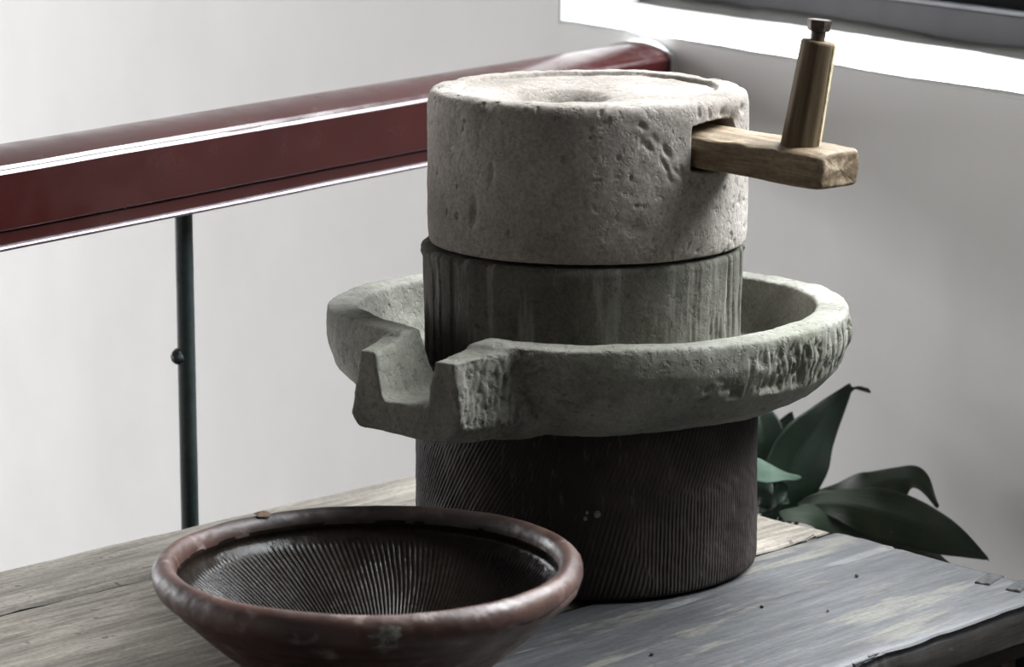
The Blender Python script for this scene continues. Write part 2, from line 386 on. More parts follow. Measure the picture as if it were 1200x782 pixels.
# ------------------------------------------------------------------ railing
def railing():
    root = empty('stair_railing', (RA.x, RA.y, 0), 'dark red lacquered handrail on thin dark posts, running behind the mill to the wall', 'railing')
    def ext(name, prof, mat, start=-1.7, smooth=True, end_off=0.0, sub=180):
        prof = np.array(prof); m = len(prof); t = np.linspace(0, 1, sub)
        V = []
        for tt in t:
            for a, z in prof:
                base = RA+RN*a
                te = (OW+WN*end_off-base).dot(WN)/RD.dot(WN)
                s = start+(te-start)*tt
                V.append((s, a, z))
        V = np.array(V)
        V[:, 1:] += .0005*np.stack([fbm(V, (6, 40, 40), 3, 1), fbm(V, (6, 40, 40), 3, 9)], -1)
        # local frame: x along the rail so the grain follows it
        o = mesh(name, V, grid_faces(sub, m, True), mat, None, smooth)
        me = o.data; bmx = bmesh.new(); bmx.from_mesh(me); bmx.verts.ensure_lookup_table()
        bmx.faces.new([bmx.verts[i] for i in range(m)]); bmx.faces.new([bmx.verts[(sub-1)*m+i] for i in range(m)][::-1])
        bmesh.ops.recalc_face_normals(bmx, faces=bmx.faces); bmx.to_mesh(me); bmx.free()
        me.set_sharp_from_angle(angle=math.radians(24))
        o.parent = root
        o.rotation_euler = (0, 0, math.atan2(RD.y, RD.x)); o.location = (0, 0, RZ)
        return o
    W = .098
    dome = [(W*x, .001+.0125*math.sin(PI*x)**.8) for x in np.linspace(.06, .94, 13)]
    prof = [(0.0, -.0026), (.0017, -.0002)] + [(.004, .0012)] + dome + [(W-.004, .0008), (W-.001, -.002), (W, -.006), (W, -.050), (W-.004, -.053), (W-.004, -.066), (.003, -.066), (.0030, -.0560), (.0045, -.0545), (.0035, -.0528), (0, -.0520), (0, -.028)]
    h = ext('handrail', prof, M_RAIL)
    ext('steel_strip', [(-.002, -.0672), (-.0035, -.0685), (-.002, -.071), (.07, -.0725), (.07, -.0662), (.004, -.0662)], M_STRIP, end_off=.002)
    ext('plaster_collar', [(-.004, .0), (-.002, .003)]+[(W*x, .004+.0125*math.sin(PI*x)**.8) for x in np.linspace(.04, .96, 9)]+[(W+.003, 0), (W+.003, -.07), (-.004, -.07)], M_SILL, start=tw-.006, sub=6)
    # dark posts: round bars standing on the landing
    at222 = None
    # find the rail distance whose post centre is seen at u=222
    best = min(((abs(600+F*((RA+RD*s+RN*.045).x)/((RA+RD*s+RN*.045).y*math.cos(PITCH)+(CH-.0)*math.sin(PITCH))-222), s) for s in np.linspace(-.2, .8, 2001)))[1]
    for s in (best, best-.5, best-1.0, best-1.5, best+.5):
        n = 20; zs = np.linspace(0, RZ-.067, 60)
        prof = np.c_[np.full(60, .0088), zs]; V, Fc, th = lathe(prof, n)
        V[:, :2] *= (1+.02*fbm(V, 60, 2, 3))[:, None]
        p = mesh('post', V, Fc, M_POST, root); q = RD*s+RN*.045; p.location = q
        # weld lump on the post
        bmw = bmesh.new(); bmesh.ops.create_icosphere(bmw, subdivisions=3, radius=.0075)
        for v in bmw.verts:
            c = v.co.copy(); w = 1+.35*float(fbm(np.array([c]), 180, 2, s*5)[0]); v.co = Vector((c.x*1.0*w, c.y*w, c.z*1.05*w))
        zz = deep(217, 417, (RA+q).y).z
        from_bm('weld_lump', bmw, M_POST, p, True, (-.0075, -.004, zz))
        bmp = bmesh.new(); bmesh.ops.create_cone(bmp, cap_ends=True, segments=24, radius1=.03, radius2=.03, depth=.005)
        from_bm('foot_plate', bmp, M_POST, p, False, (0, 0, .0025))
railing()

# ------------------------------------------------------------------ bench: planks along az 45 degrees
E1 = Vector((math.sqrt(.5), math.sqrt(.5), 0)); E2 = Vector((-E1.y, E1.x, 0))
S0, S1 = .95, 2.19
def bench():
    cx = E1*((S0+S1)/2)+E2*1.843
    root = empty('wooden_bench', (cx.x, cx.y, 0), 'weathered grey plank workbench carrying the mill and the bowl', 'table', PI/4)
    so, to = (S0+S1)/2, 1.843
    TH_ = .034
    def plank(t0, t1, s1, mat, seed, step=.004, ragged=None, wob=.0018):
        ns = int((s1-S0)/step); nt = int((t1-t0)/step)
        s = np.linspace(S0, s1, ns); tt = np.linspace(0, 1, nt)
        S, T = np.meshgrid(s, tt, indexing='ij'); S = S.ravel(); T = T.ravel()
        e0 = t0 + wob*fbm(np.c_[S, 0*S, 0*S], (9, 1, 1), 5, seed) + .0020
        e1 = t1 + wob*fbm(np.c_[S, 0*S, 0*S], (9, 1, 1), 5, seed+5) - .0014
        if ragged is not None: e0 = e0 + ragged(S)
        Y = e0+(e1-e0)*T
        # ragged plank end
        endoff = .004*fbm(np.c_[Y, 0*Y, 0*Y], (22, 1, 1), 5, seed+9)
        X = S + (endoff-.087*(2.089-Y)*(Y < 1.757+.002) - .087*.0)*sst(s1-.4, s1, S)
        P = np.c_[X, Y, 0*X]
        Z = .0006*fbm(P, (8, 90, 1), 4, seed) + .0010*fbm(P, (3, 11, 1), 3, seed+2)
        crack = fbm(P, (2.2, 60, 1), 4, seed+4); Z -= .0028*sst(.46, .62, crack)
        d = np.minimum(Y-e0, e1-Y); Z -= .0035*np.exp(-np.maximum(d, 0)/.0035)*(1+.8*fbm(P, (20, 20, 1), 3, seed))
        Z -= .003*sst(s1-.012, s1, S)
        V = np.c_[X-so, Y-to, Z+T0-.0004]
        Vb = V.copy(); Vb[:, 2] = T0-TH_
        n = len(V); Fc = grid_faces(ns, nt); idx = np.arange(n).reshape(ns, nt)
        # side skirts
        rim = np.r_[idx[:, 0], idx[-1, 1:], idx[::-1, -1][1:], idx[0, ::-1][1:-1]]
        m = len(rim); layers = [V[rim]]
        R = [V]; L = [rim]
        cen = V[rim].copy()
        for li in range(1, 6):
            f = li/5; q = cen.copy(); q[:, 2] = cen[:, 2]*(1-f)+(T0-TH_)*f
            nz = fbm(np.c_[q[:, 0], q[:, 2]*1.0, q[:, 1]], (5, 200, 5), 4, seed+3)
            q[:, 1] += np.where(np.isin(rim, idx[:, 0]), -.0035*nz-.002, np.where(np.isin(rim, idx[:, -1]), 0, 0))
            q[:, 0] += np.where(np.isin(rim, idx[-1]), .002*nz, 0)
            R.append(q); L.append(n+(li-1)*m+np.arange(m))
        V = np.vstack(R); fs = [Fc]
        for a, b in zip(L[:-1], L[1:]):
            fs.append(np.c_[a, b, np.roll(b, -1), np.roll(a, -1)])
        # underside: one simple quad of corners
        b = L[-1]; c0, c1, c2, c3 = b[0], b[ns-1], b[ns+nt-2], b[2*ns+nt-3]
        fs.append(np.array([[c0, c3, c2, c1]]))
        FF = np.vstack(fs); o = mesh('plank', V, FF, mat, root); o.data.materials.append(M_DARKW)  # second, darker material paints shade onto the plank sides
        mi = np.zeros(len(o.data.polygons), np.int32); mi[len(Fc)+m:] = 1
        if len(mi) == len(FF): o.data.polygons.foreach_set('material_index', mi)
        return o
    def rag(S):
        # splintered stretch of the front edge and a slow wander
        r = .004*fbm(np.c_[S, 0*S, 0*S], (6, 1, 1), 4, 31)
        r = r + .010*np.exp(-((S-1.905)/.035)**2)*(1+1.2*fbm(np.c_[S, 0*S, 0*S], (60, 1, 1), 3, 2)) + .022*sst(1.87, 1.80, S)*(0.3+.5*fbm(np.c_[S, 0*S, 0*S], (14, 1, 1), 3, 8))
        return r
    plank(1.484, 1.757, S1+.030, M_PLANKF, 1, .003, rag)
    plank(1.757, 2.089, S1-.006, M_PLANKM, 12)
    plank(2.089, 2.201, S1-.004, M_PLANKB, 23)
    # splinters lifted along the front edge
    for i, (u, v, L, w) in enumerate(((1046, 756, .030, .004), (1058, 751, .024, .0035), (1030, 764, .034, .004), (1096, 742, .022, .004), (1012, 773, .03, .005), (1180, 714, .03, .004))):
        p = at(u, v+3, -.004); bmq = bmesh.new(); box_bm(-L/2, L/2, -w/2, w/2, -.002, .002, bm=bmq)
        for vv in bmq.verts:
            if vv.co.x > 0: vv.co.y *= .3; vv.co.z = vv.co.z*.3+.001
        sp = from_bm('splinter', bmq, M_PLANKF, root); lp = root_inv(root, p); sp.location = lp; sp.rotation_euler = (0, .04*(i % 3-1), .08*((i*7) % 5-2)/2)
    # through tenons showing in the top
    for (u, v, L, w, r) in ((1159, 680, .036, .016, .25), (1195, 688, .036, .016, .25)):
        p = at(u, v, .0); n, m = 26, 14
        a = np.linspace(-1, 1, n); b = np.linspace(-1, 1, m); A, B = np.meshgrid(a, b, indexing='ij'); A = A.ravel(); B = B.ravel()
        P = np.c_[A*L/2, B*w/2, 0*A]; ed = np.maximum(abs(A), abs(B))
        Z = .0018+.0010*fbm(P, (80, 260, 1), 3, u) - .006*sst(.90, 1.0, ed)
        V = np.c_[P[:, 0]*(1+.06*fbm(P, 90, 2, v)), P[:, 1]*(1+.10*fbm(P, 60, 2, v+2)), Z]
        o = mesh('tenon', V, grid_faces(n, m), M_DARKT, root); o.location = root_inv(root, p); o.rotation_euler = (0, 0, r)
    # frame under the top
    def rb(name, x0, x1, y0, y1, z0, z1, mat=M_DARKW, bev=.002, par=root):
        return from_bm(name, box_bm(x0, x1, y0, y1, z0, z1, bev), mat, par)
    xa, xb, ya, yb = S0-so+.02, S1-so-.035, 1.486-to+.014, 2.201-to-.012
    zt = T0-TH_
    rb('apron', xa, xb, ya, ya+.022, zt-.022, zt); rb('apron', xa, xb, yb-.022, yb, zt-.05, zt)
    rb('apron', xb-.022, xb, ya+.024, yb-.024, zt-.05, zt); rb('apron', xa, xa+.022, ya+.024, yb-.024, zt-.05, zt)
    rb('apron_rail', xa, xb, ya-.002, ya+.024, zt-.15, zt-.125)
    # short uprights and boards between the apron and the rail below it
    x = xb-.004; i = 0
    while x > xa+.1:
        w = (.030, .052, .044, .060)[i % 4]
        rb('upright', x-.018, x, ya-.001, ya+.02, zt-.124, zt-.023)
        rb('board', x-.018-w, x-.019, ya+.008, ya+.016, zt-.124, zt-.023, M_DARKW if i % 3 else M_DARKB)
        x -= .018+w+.001; i += 1
    for lx in (xa, xb-.05):
        for ly in (ya+.025, yb-.075): rb('leg', lx, lx+.05, ly, ly+.05, 0, zt-.0505)
    rb('stretcher', xa+.051, xb-.051, ya+.035, ya+.06, .12, .17); rb('stretcher', xa+.051, xb-.051, yb-.06, yb-.035, .12, .17)
def root_inv(root, p):
    a = root.rotation_euler.z; d = Vector(p)-root.location
    return Vector((d.x*math.cos(a)+d.y*math.sin(a), -d.x*math.sin(a)+d.y*math.cos(a), d.z))
M_DARKT = simple('dark_end_grain', (.010, .010, .010), (.034, .033, .032), 150, .8)
M_DARKB = wood('brown_old_board', (.03, .02, .014), (.07, .05, .032), (.11, .085, .055), None, .8)
bench()

# ------------------------------------------------------------------ mill
MX, MY = .067, 2.694
def pedestal():
    R = .1545; H = .1555
    prof, _ = resample(roundp([(0, .002), (.14, .002), (.1535, .002), (R+.0005, .012), (R, .03), (R-.0008, .10), (R-.001, H-.004), (R-.006, H), (.0, H)], 2), .00135)
    keep = prof[:, 0] > .12; ins = prof[~keep][::12]
    prof = np.vstack([prof[~keep & (prof[:, 1] < .05)][::14], prof[keep], prof[~keep & (prof[:, 1] > .05)][::14]])
    V, Fc, th = lathe(prof, 1320)
    r = np.hypot(V[:, 0], V[:, 1]); z = V[:, 2]; side = sst(.146, .1525, r)
    a = th*R                              # arc length; th=-90deg faces the camera
    d = (th*180/PI) % 360                 # 180 left, 270 front, 360 right
    nz = fbm(V, 18, 3, 4)
    pd = .0046
    p1 = np.abs(np.sin(PI*(a - .62*z + .0016*nz)/pd))           # slanting like /
    p2 = np.abs(np.sin(PI*(a - .03*z + .0012*nz)/(pd*.82)))     # vertical
    p3 = np.abs(np.sin(PI*(a - .28*z + .0014*nz)/pd))
    m_left = sst(255, 245, d+8*nz); m_right = sst(278, 292, d + 60*(z-.07) + 8*nz)
    g = p1*m_left + (1-m_left)*(p2*(1-.0)*m_right + (1-m_right)*p3)
    up = sst(.075, .11, z)*(1-m_left); g = g*(1-up)+np.abs(np.sin(PI*(a-.40*z+.0016*nz)/pd))*up
    amp = .0011*(.45+.75*sst(-.5, .5, fbm(V, 22, 3, 11)))
    h = side*(amp*(g-1) + .0015*fbm(V, 12, 4, 2) + .0006*fbm(V, 140, 3, 6))
    V[:, :2] *= (1+h/np.maximum(r, .05))[:, None]
    o = mesh('mill_pedestal', V, Fc[:, ::-1].copy() if False else Fc, M_PED, None, True, (MX, MY, T0+.0))
    for (u, v, rr) in ((700, 603, .0031), (688, 601, .0015), (686, 608, .0019)):
        p_ = deep(u, v, MY-.1535)-Vector((MX, MY, T0)); bmf = bmesh.new(); bmesh.ops.create_icosphere(bmf, subdivisions=2, radius=rr)
        for q_ in bmf.verts: q_.co.y *= .35; q_.co.z *= 1.1
        f_ = from_bm('pale_fleck', bmf, M_LICHEN, o, True); f_.location = p_
    o['label'] = 'dark brown scored stone drum standing on the bench under the mill trough'; o['category'] = 'pedestal'
pedestal()

def remeshed(bodies, cuts, voxel):
    """union of closed bodies minus cuts, voxel remeshed -> verts, quad faces"""
    tmp = []
    def mk(bm):
        me = bpy.data.meshes.new('tmp'); bmesh.ops.recalc_face_normals(bm, faces=bm.faces); bm.to_mesh(me); bm.free()
        o = bpy.data.objects.new('tmp', me); COL.objects.link(o); tmp.append(o); return o
    a = mk(bodies[0])
    for b in bodies[1:]:
        m = a.modifiers.new('u', 'BOOLEAN'); m.operation = 'UNION'; m.object = mk(b); m.solver = 'EXACT'
    for b in cuts:
        m = a.modifiers.new('d', 'BOOLEAN'); m.operation = 'DIFFERENCE'; m.object = mk(b); m.solver = 'EXACT'
    m = a.modifiers.new('r', 'REMESH'); m.mode = 'VOXEL'; m.voxel_size = voxel; m.use_smooth_shade = True
    dg = bpy.context.evaluated_depsgraph_get(); dg.update(); me = a.evaluated_get(dg).to_mesh()
    V = np.empty(len(me.vertices)*3); me.vertices.foreach_get('co', V); V = V.reshape(-1, 3)
    nl = len(me.loops); L = np.empty(nl, np.int32); me.loops.foreach_get('vertex_index', L)
    tot = np.empty(len(me.polygons), np.int32); me.polygons.foreach_get('loop_total', tot)
    assert (tot == 4).all(), 'not quads'
    Fc = L.reshape(-1, 4).copy(); V = V.copy()
    for o in tmp: d = o.data; bpy.data.objects.remove(o); bpy.data.meshes.remove(d)
    return V, Fc
def smooth(V, Fc, it):
    for _ in range(it):
        s = np.zeros_like(V); c = np.zeros(len(V))
        for k in range(4):
            i, j = Fc[:, k], Fc[:, (k+1) % 4]
            np.add.at(s, i, V[j]); np.add.at(c, i, 1); np.add.at(s, j, V[i]); np.add.at(c, j, 1)
        V = V*.45+.55*s/c[:, None]
    return V
def lathe_bm(prof, n=128):
    bm = bmesh.new(); rings = []
    for r, z in prof:
        rings.append([bm.verts.new((r*math.cos(2*PI*i/n), r*math.sin(2*PI*i/n), z)) for i in range(n)])
    for a, b in zip(rings[:-1], rings[1:]):
        for i in range(n): bm.faces.new((a[i], a[(i+1) % n], b[(i+1) % n], b[i]))
    bm.faces.new(rings[0][::-1]); bm.faces.new(rings[-1]); return bm
def prism_bm(rows):
    """rows: list of (list of 3D points) cross sections"""
    bm = bmesh.new(); R = [[bm.verts.new(p) for p in r] for r in rows]; n = len(R[0])
    for a, b in zip(R[:-1], R[1:]):
        for i in range(n): bm.faces.new((a[i], a[(i+1) % n], b[(i+1) % n], b[i]))
    bm.faces.new(R[0][::-1]); bm.faces.new(R[-1]); return bm

SD = Vector((-.573, -.8195, 0)).normalized(); SP = Vector((-SD.y, SD.x, 0))   # spout direction; SP towards camera right
def trough():
    root = empty('mill_trough', (MX, MY, T0+.156), 'round grey stone trough with a notched pouring spout, carrying the lower millstone', 'millstone')
    z0 = .156                       # local z = 0 at the underside
    body = lathe_bm([(.10, 0), (.180, .000), (.206, .012), (.225, .030), (.233, .052), (.2335, .068), (.2325, .0795), (.205, .0795)])
    def row(d, wl, wr, zb, zt):
        return [SD*d-SP*(wl-.007)+Vector((0, 0, zb-.001)), SD*d+SP*(wr-.014)+Vector((0, 0, zb-.003)), SD*d+SP*wr+Vector((0, 0, zb+.012)), SD*d+SP*(wr-.006)+Vector((0, 0, zt)), SD*d-SP*(wl-.010)+Vector((0, 0, zt)), SD*d-SP*(wl+.000)+Vector((0, 0, zb+.010))]
    sp = prism_bm([row(.12, .078, .10, .006, .078), row(.195, .076, .092, .006, .078), row(.235, .063, .070, .007, .0745), row(.272, .057, .057, .009, .0705)])
    bowl = lathe_bm([(.184, .030), (.196, .050), (.2105, .105)])
    def crow(d, w0, w1, zf_, off=0):
        return [SD*d+SP*(off-w0)+Vector((0, 0, zf_)), SD*d+SP*(off+w0)+Vector((0, 0, zf_)), SD*d+SP*(off+w1)+Vector((0, 0, .10)), SD*d+SP*(off-w1)+Vector((0, 0, .10))]
    ch = prism_bm([crow(.10, .034, .052, .030), crow(.20, .026, .040, .031), crow(.30, .021, .034, .035)])
    V, Fc = remeshed([body, sp], [bowl, ch], .0019)
    V = smooth(V, Fc, 7); N = normals(V, Fc)
    if (N[:, 2]*(V[:, 2] > .07)).sum() < 0: Fc = Fc[:, ::-1].copy(); N = -N
    r = np.hypot(V[:, 0], V[:, 1]); th = np.arctan2(V[:, 1], V[:, 0]); outer = sst(.212, .224, r)*sst(.6, .2, np.abs(N[:, 2]))
    deg = np.degrees(th) % 360
    # overall unevenness
    flat = 1-sst(.004, .0, V[:, 2])*sst(.175, .165, r)
    D = .0030*fbm(V, 11, 3, 1) + .0012*fbm(V, 45, 3, 5) + .00045*fbm(V, 170, 3, 8)
    # steep chisel grooves on the flanks (right end and spout side), pitted band low at the front
    a = np.stack([th*.23, V[:, 2]*.28, 0*th], -1)
    gr = fbm(a, (135, 120, 1), 3, 3); gr2 = fbm(a+np.c_[V[:, 2]*.5, 0*th, 0*th], (110, 110, 1), 3, 13)
    right = sst(296, 318, deg)*sst(.076, .058, V[:, 2]); right = np.maximum(right, sst(20, 5, deg)*(deg < 30)*sst(.076, .058, V[:, 2]))
    def marks(q, sc, seed):
        n1 = fbm(q, sc, 3, seed); n2 = fbm(q, np.array(sc)*1.7, 3, seed+31)
        return np.exp(-(n1/.10)**2)*.8 + .5*np.exp(-(n2/.12)**2) - .9*fbm(q, np.array(sc)*.6, 2, seed+7)
    D -= outer*right*.0060*marks(a, (95, 80, 1), 3)
    fl = outer*sst(200, 170, deg)*sst(90, 120, deg); D -= fl*.005*sst(.1, .5, gr)
    sx = V[:, 0]*SP.x+V[:, 1]*SP.y; sdp = V[:, 0]*SD.x+V[:, 1]*SD.y
    spside = sst(.050, .058, sx)*sst(.11, .095, sx)*sst(.185, .205, sdp)*sst(.5, .2, np.abs(N[:, 2]))
    a2 = np.c_[sdp, V[:, 2]*.35, 0*sdp]
    D -= spside*.0022*marks(a2+np.c_[V[:, 2]*.2, 0*th, 0*th], (170, 130, 1), 21)
    low = outer*sst(255, 265, deg)*sst(335, 318, deg)*np.exp(-((V[:, 2]-.028-.004*fbm(V, 20, 2))/.012)**2)
    D -= low*.0095*sst(.02, .25, fbm(V, (60, 60, 90), 3, 17))
    V = V + N*(D*flat)[:, None]
    # rim height wanders; slight tilt up towards the camera
    top = sst(.05, .08, V[:, 2]); V[:, 2] += top*(.0025*np.sin(2*th+.8)+.0015*fbm(V, 14, 3, 2))
    V[:, 2] += -V[:, 1]*.026*sst(.0, .05, V[:, 2])
    o = mesh('trough_basin', V, Fc, M_TRAY, root)
    # lower millstone
    R = .1415; zb, zt_ = .028, .1345
    prof, _ = resample(roundp([(.05, zb), (R-.001, zb), (R, zb+.006), (R-.0005, .08), (R+.0008, zt_-.010), (R+.0005, zt_-.002), (R-.004, zt_+.0006), (.05, zt_+.0006)], 2), .0013)
    keep = prof[:, 0] > .125; prof = np.vstack([prof[~keep & (prof[:, 1] < .07)][::16], prof[keep], prof[~keep & (prof[:, 1] > .07)][::16]])
    V, Fc, th = lathe(prof, 760); r = np.hypot(V[:, 0], V[:, 1]); side = sst(.133, .140, r); d = np.degrees(th) % 360
    a = np.stack([th*R, V[:, 2]*.12, 0*th], -1)
    leftm = sst(232, 205, d); rightm = sst(296, 330, d)
    h = .0014*fbm(V, 13, 3, 4)+.0004*fbm(V, 160, 3, 1)
    h -= (leftm*.0022+rightm*.0020+.0003)*sst(0, .5, fbm(a, (150, 150, 1), 3, 5))
    notch = np.abs(np.sin(th*130))*sst(zt_-.006, zt_-.001, V[:, 2])*sst(285, 262, d)
    h -= .0016*notch
    h += .0025*sst(225, 190, d)*sst(zt_-.012, zt_-.004, V[:, 2])
    V[:, :2] *= (1+side*h/np.maximum(r, .05))[:, None]
    V[:, 0] -= .004; mesh('lower_millstone', V, Fc, M_BED, root)
trough()

HZ = T0+.4285                    # top of the runner stone
def runner():
    z0 = T0+.2925
    root = empty('upper_millstone', (MX, MY, z0), 'pale round upper millstone with a dished top and a wooden cranking handle', 'millstone')
    R = .1420; H = .137
    prof, _ = resample(roundp([(.02, .0), (R-.003, .0), (R-.0008, .003), (R, .02), (R, .09), (R-.0003, H-.012), (R-.003, H-.003), (R-.010, H), (R-.02, H)], 3), .0012)
    side_p = np.vstack([prof[prof[:, 0] < .12][::15], prof[prof[:, 0] >= .12]])
    rr = np.linspace(R-.021, .0008, 105); topp = np.c_[rr, np.full(len(rr), H)]
    prof = np.vstack([side_p, topp]); V, Fc, th = lathe(prof, 760)
    n = len(V); r = np.hypot(V[:, 0], V[:, 1]); z = V[:, 2]; d = np.degrees(th) % 360
    istop = sst(H-.003, H-.0005, z)*sst(R-.004, R-.012, r); sidew = sst(.12, .137, r)*(z < H-.0005)
    # dished top: shallow recess inside a rim, funnel hole left of the centre
    x, y = V[:, 0], V[:, 1]
    rw = r + .003*fbm(V, 30, 3, 3)
    rec = sst(.1145, .110, rw); hole = np.hypot(x+.036, (y+.026)/1.15)
    lip = sst(.03, .10, -x)                           # left half slopes gently into the funnel
    dz = -.0035*rec - .0022*np.exp(-((rw-.111)/.0016)**2)*sst(-.2, .3, fbm(V, 25, 2, 8)+.35*np.sin(th-.6))
    dz -= .040*sst(.058, .008, hole)*(1+.25*fbm(V, 60, 3, 4)) + .006*sst(.085, .03, hole)
    dz += .0012*fbm(V, 22, 4, 9) + .0008*fbm(V, 80, 3, 19)
    V[:, 2] += istop*dz
    # side relief: soft hollows, pits and vertical-slanting tool marks
    h = .0016*fbm(V, 12, 3, 2)+.0008*fbm(V, 40, 3, 5)+.0005*fbm(V, 150, 3, 7)
    pit = fbm(V, (55, 55, 70), 3, 23); h -= .0016*sst(.46, .68, pit)
    pit = fbm(V, (130, 130, 120), 2, 33); h -= .0014*sst(.50, .68, pit)
    def dent(u, v, ru, rv, dep, slant=0):
        # a dent given where it is seen on the drum
        X = (u-686)/1325.; yy = -math.sqrt(max(R*R-X*X, 0)); zz = deep(u, v, MY+yy).z-z0; t0 = math.atan2(yy, X)
        da = ((th-t0+PI) % (2*PI)-PI)*R; dzz = z-zz; da = da-slant*dzz
        return dep*np.exp(-(da/ru)**2-(dzz/rv)**2)
    h -= dent(553, 250, .0035, .011, .004, .1)+dent(573, 205, .002, .008, .003, .15)+dent(735, 268, .009, .007, .002)
    for i in range(16):
        h -= dent(740+i*4.6+RS.randn()*7, 156+i*5.0+RS.randn()*7, .0012+.0016*RS.rand(), .002+.004*RS.rand(), .0006+.0022*RS.rand(), -.5)
    h -= dent(552, 330, .01, .004, .001)
    h -= dent(850, 140, .010, .006, .004, 0)+dent(838, 134, .006, .005, .004)+dent(862, 128, .006, .004, .003)
    # chipped top edge
    e = sst(H-.016, H-.002, z)*sst(.118, .136, r); ch = sst(.05, .5, fbm(V, (35, 35, 20), 3, 41))
    h -= e*.0035*ch
    V[:, :2] *= (1+sidew*h/np.maximum(r, .05))[:, None]; V[:, 2] -= e*.0022*ch
    # socket for the handle arm
    AD = Vector((math.cos(math.radians(-40)), math.sin(math.radians(-40)), 0)); AP = Vector((-AD.y, AD.x, 0))
    q = x*AP.x+y*AP.y; al = x*AD.x+y*AD.y; zc = .0955
    inside = sst(.0315, .029, np.abs(q+.001))*sst(.0185, .0165, np.abs(z-zc-.001+0*q)-.004*np.cos(q/.0315*1.4))*(al > 0)*(z < H-.006)*(r > .12)
    V[:, 0] -= AD.x*inside*.03; V[:, 1] -= AD.y*inside*.03
    mesh('stone_body', V, Fc, M_UP, root)
    # arm: worn block, x along, y across, z up
    def arm():
        L0, L1, w, t = -.026, .137, .0275, .0158
        nx, m = 90, 48
        xs = np.linspace(L0, L1, nx); ph = np.linspace(0, 2*PI, m, endpoint=False)
        c, s = np.cos(ph), np.sin(ph); pw = .22
        cy = np.sign(c)*np.abs(c)**pw; cz = np.sign(s)*np.abs(s)**pw
        V = []
        for X in xs:
            e = max(0, 1-(L1-X)/.006); k = 1-.10*e*e; ww = w*(1-.06*sst(.0, .14, X))*k; tt = t*(.97+.05*sst(.02, .1, X))*k
            V.append(np.c_[np.full(m, X), cy*ww, cz*tt])
        V = np.vstack(V); Pn = V.copy()
        # end sawn at a slant
        V[:, 0] += sst(.10, L1, V[:, 0])*(V[:, 1]*.10)
        V[:, 1] *= 1+.04*fbm(Pn, 30, 3, 4)+.02*fbm(Pn, (20, 160, 160), 3, 6); V[:, 2] *= 1+.05*fbm(Pn, 30, 3, 14)+.03*fbm(Pn, (20, 160, 160), 3, 16)
        V[:, 0] += .0025*fbm(Pn, (10, 120, 120), 3, 2)*sst(.11, L1, Pn[:, 0])
        # worn near upper arris
        near = sst(.004, .014, Pn[:, 2])*sst(-.014, -.024, Pn[:, 1]); V[:, 2] -= near*(.0028+.002*fbm(Pn, 60, 3, 3))
        Fc = grid_faces(nx, m, True)
        cap = [tuple((nx-1)*m+i for i in range(m))]; cap0 = [tuple(range(m))[::-1]]
        # end cap with inner rings for relief
        rings = [V[-m:]]; cc = V[-m:].mean(0); allV = [V]; n0 = len(V); prev = np.arange((nx-1)*m, nx*m); fs = [Fc]
        for f in (.94, .8, .6, .4, .2, .03):
            rv = cc+(V[-m:]-cc)*f; rv[:, 0] += .0016*fbm(rv, 140, 3, 5)*(f > .1)+.0012*fbm(rv, (1, 60, 400), 2, 5) + .0008
            allV.append(rv); cur = n0+np.arange(m); n0 += m
            fs.append(np.c_[prev, np.roll(prev, -1), np.roll(cur, -1), cur]); prev = cur
        return np.vstack(allV), np.vstack(fs)
    V, Fc = arm()
    a = mesh('handle_arm', V, Fc, M_ARM, root)
    a.location = Vector((AD.x*.130, AD.y*.130, zc-.0005)); a.rotation_euler = (0, math.radians(3.2), math.radians(-40))
    a_bis = a
    # peg: slightly leaning, faceted, split down its right side
    base = Vector((.098, -.002, .0135))
    nz, m = 60, 40; Hp = .090; th = np.linspace(0, 2*PI, m, endpoint=False); V = []
    for i, zz in enumerate(np.linspace(-.012, Hp, nz)):
        rad = .0162-.0020*(zz/Hp); e = max(0, 1-(Hp-zz)/.0015); rad -= .0010*e
        facet = 1/np.maximum(np.cos(((th+.2) % (PI/4))-PI/8), .9)*.985
        split = 1-.16*np.exp(-((((th-math.radians(-3)+PI) % (2*PI))-PI)/.13)**2)
        r_ = rad*facet*split
        V.append(np.c_[r_*np.cos(th), r_*np.sin(th), np.full(m, zz)])
    V = np.vstack(V); V[:, :2] *= (1+.015*fbm(V, (60, 60, 12), 3, 4))[:, None]
    Fc = list(map(tuple, grid_faces(nz, m, True))) + [tuple((nz-1)*m+i for i in range(m)), tuple(range(m))[::-1]]
    p = mesh('handle_peg', V, Fc, M_PEG, a, True); p.location = base
    lean = Matrix.Rotation(math.radians(40), 3, 'Z') @ Matrix.Rotation(math.radians(9.0), 3, 'Y')   # undo the arm's heading, lean to the right
    p.rotation_euler = (Matrix.Rotation(math.radians(-3.2), 3, 'Y') @ lean).to_euler()
    for pl in p.data.polygons:
        if len(pl.vertices) > 4: pl.use_smooth = False
    # pale sliver beside the split
    bmz = box_bm(-.0012, .0012, -.0030, .0030, -.004, Hp-.001, .0008); sl = from_bm('peg_sliver', bmz, M_PEGL, a)
    rm = (Matrix.Rotation(math.radians(-3.2), 3, 'Y') @ lean); sl.rotation_euler = (rm @ Matrix.Rotation(math.radians(-28), 3, 'Z') @ Matrix.Rotation(math.radians(-1.3), 3, 'Y')).to_euler()
    sl.location = base + rm @ Vector((.0140, -.0072, 0))
    # bolt: shank, collar and worn hex head
    bmb = bmesh.new(); bmesh.ops.create_cone(bmb, cap_ends=True, segments=28, radius1=.0058, radius2=.0064, depth=.012, matrix=Matrix.Translation((0, 0, .004)))
    bmesh.ops.create_cone(bmb, cap_ends=True, segments=6, radius1=.0094, radius2=.0108, depth=.0095, matrix=Matrix.Translation((0, 0, .0138)) @ Matrix.Rotation(.25, 4, 'Z'))
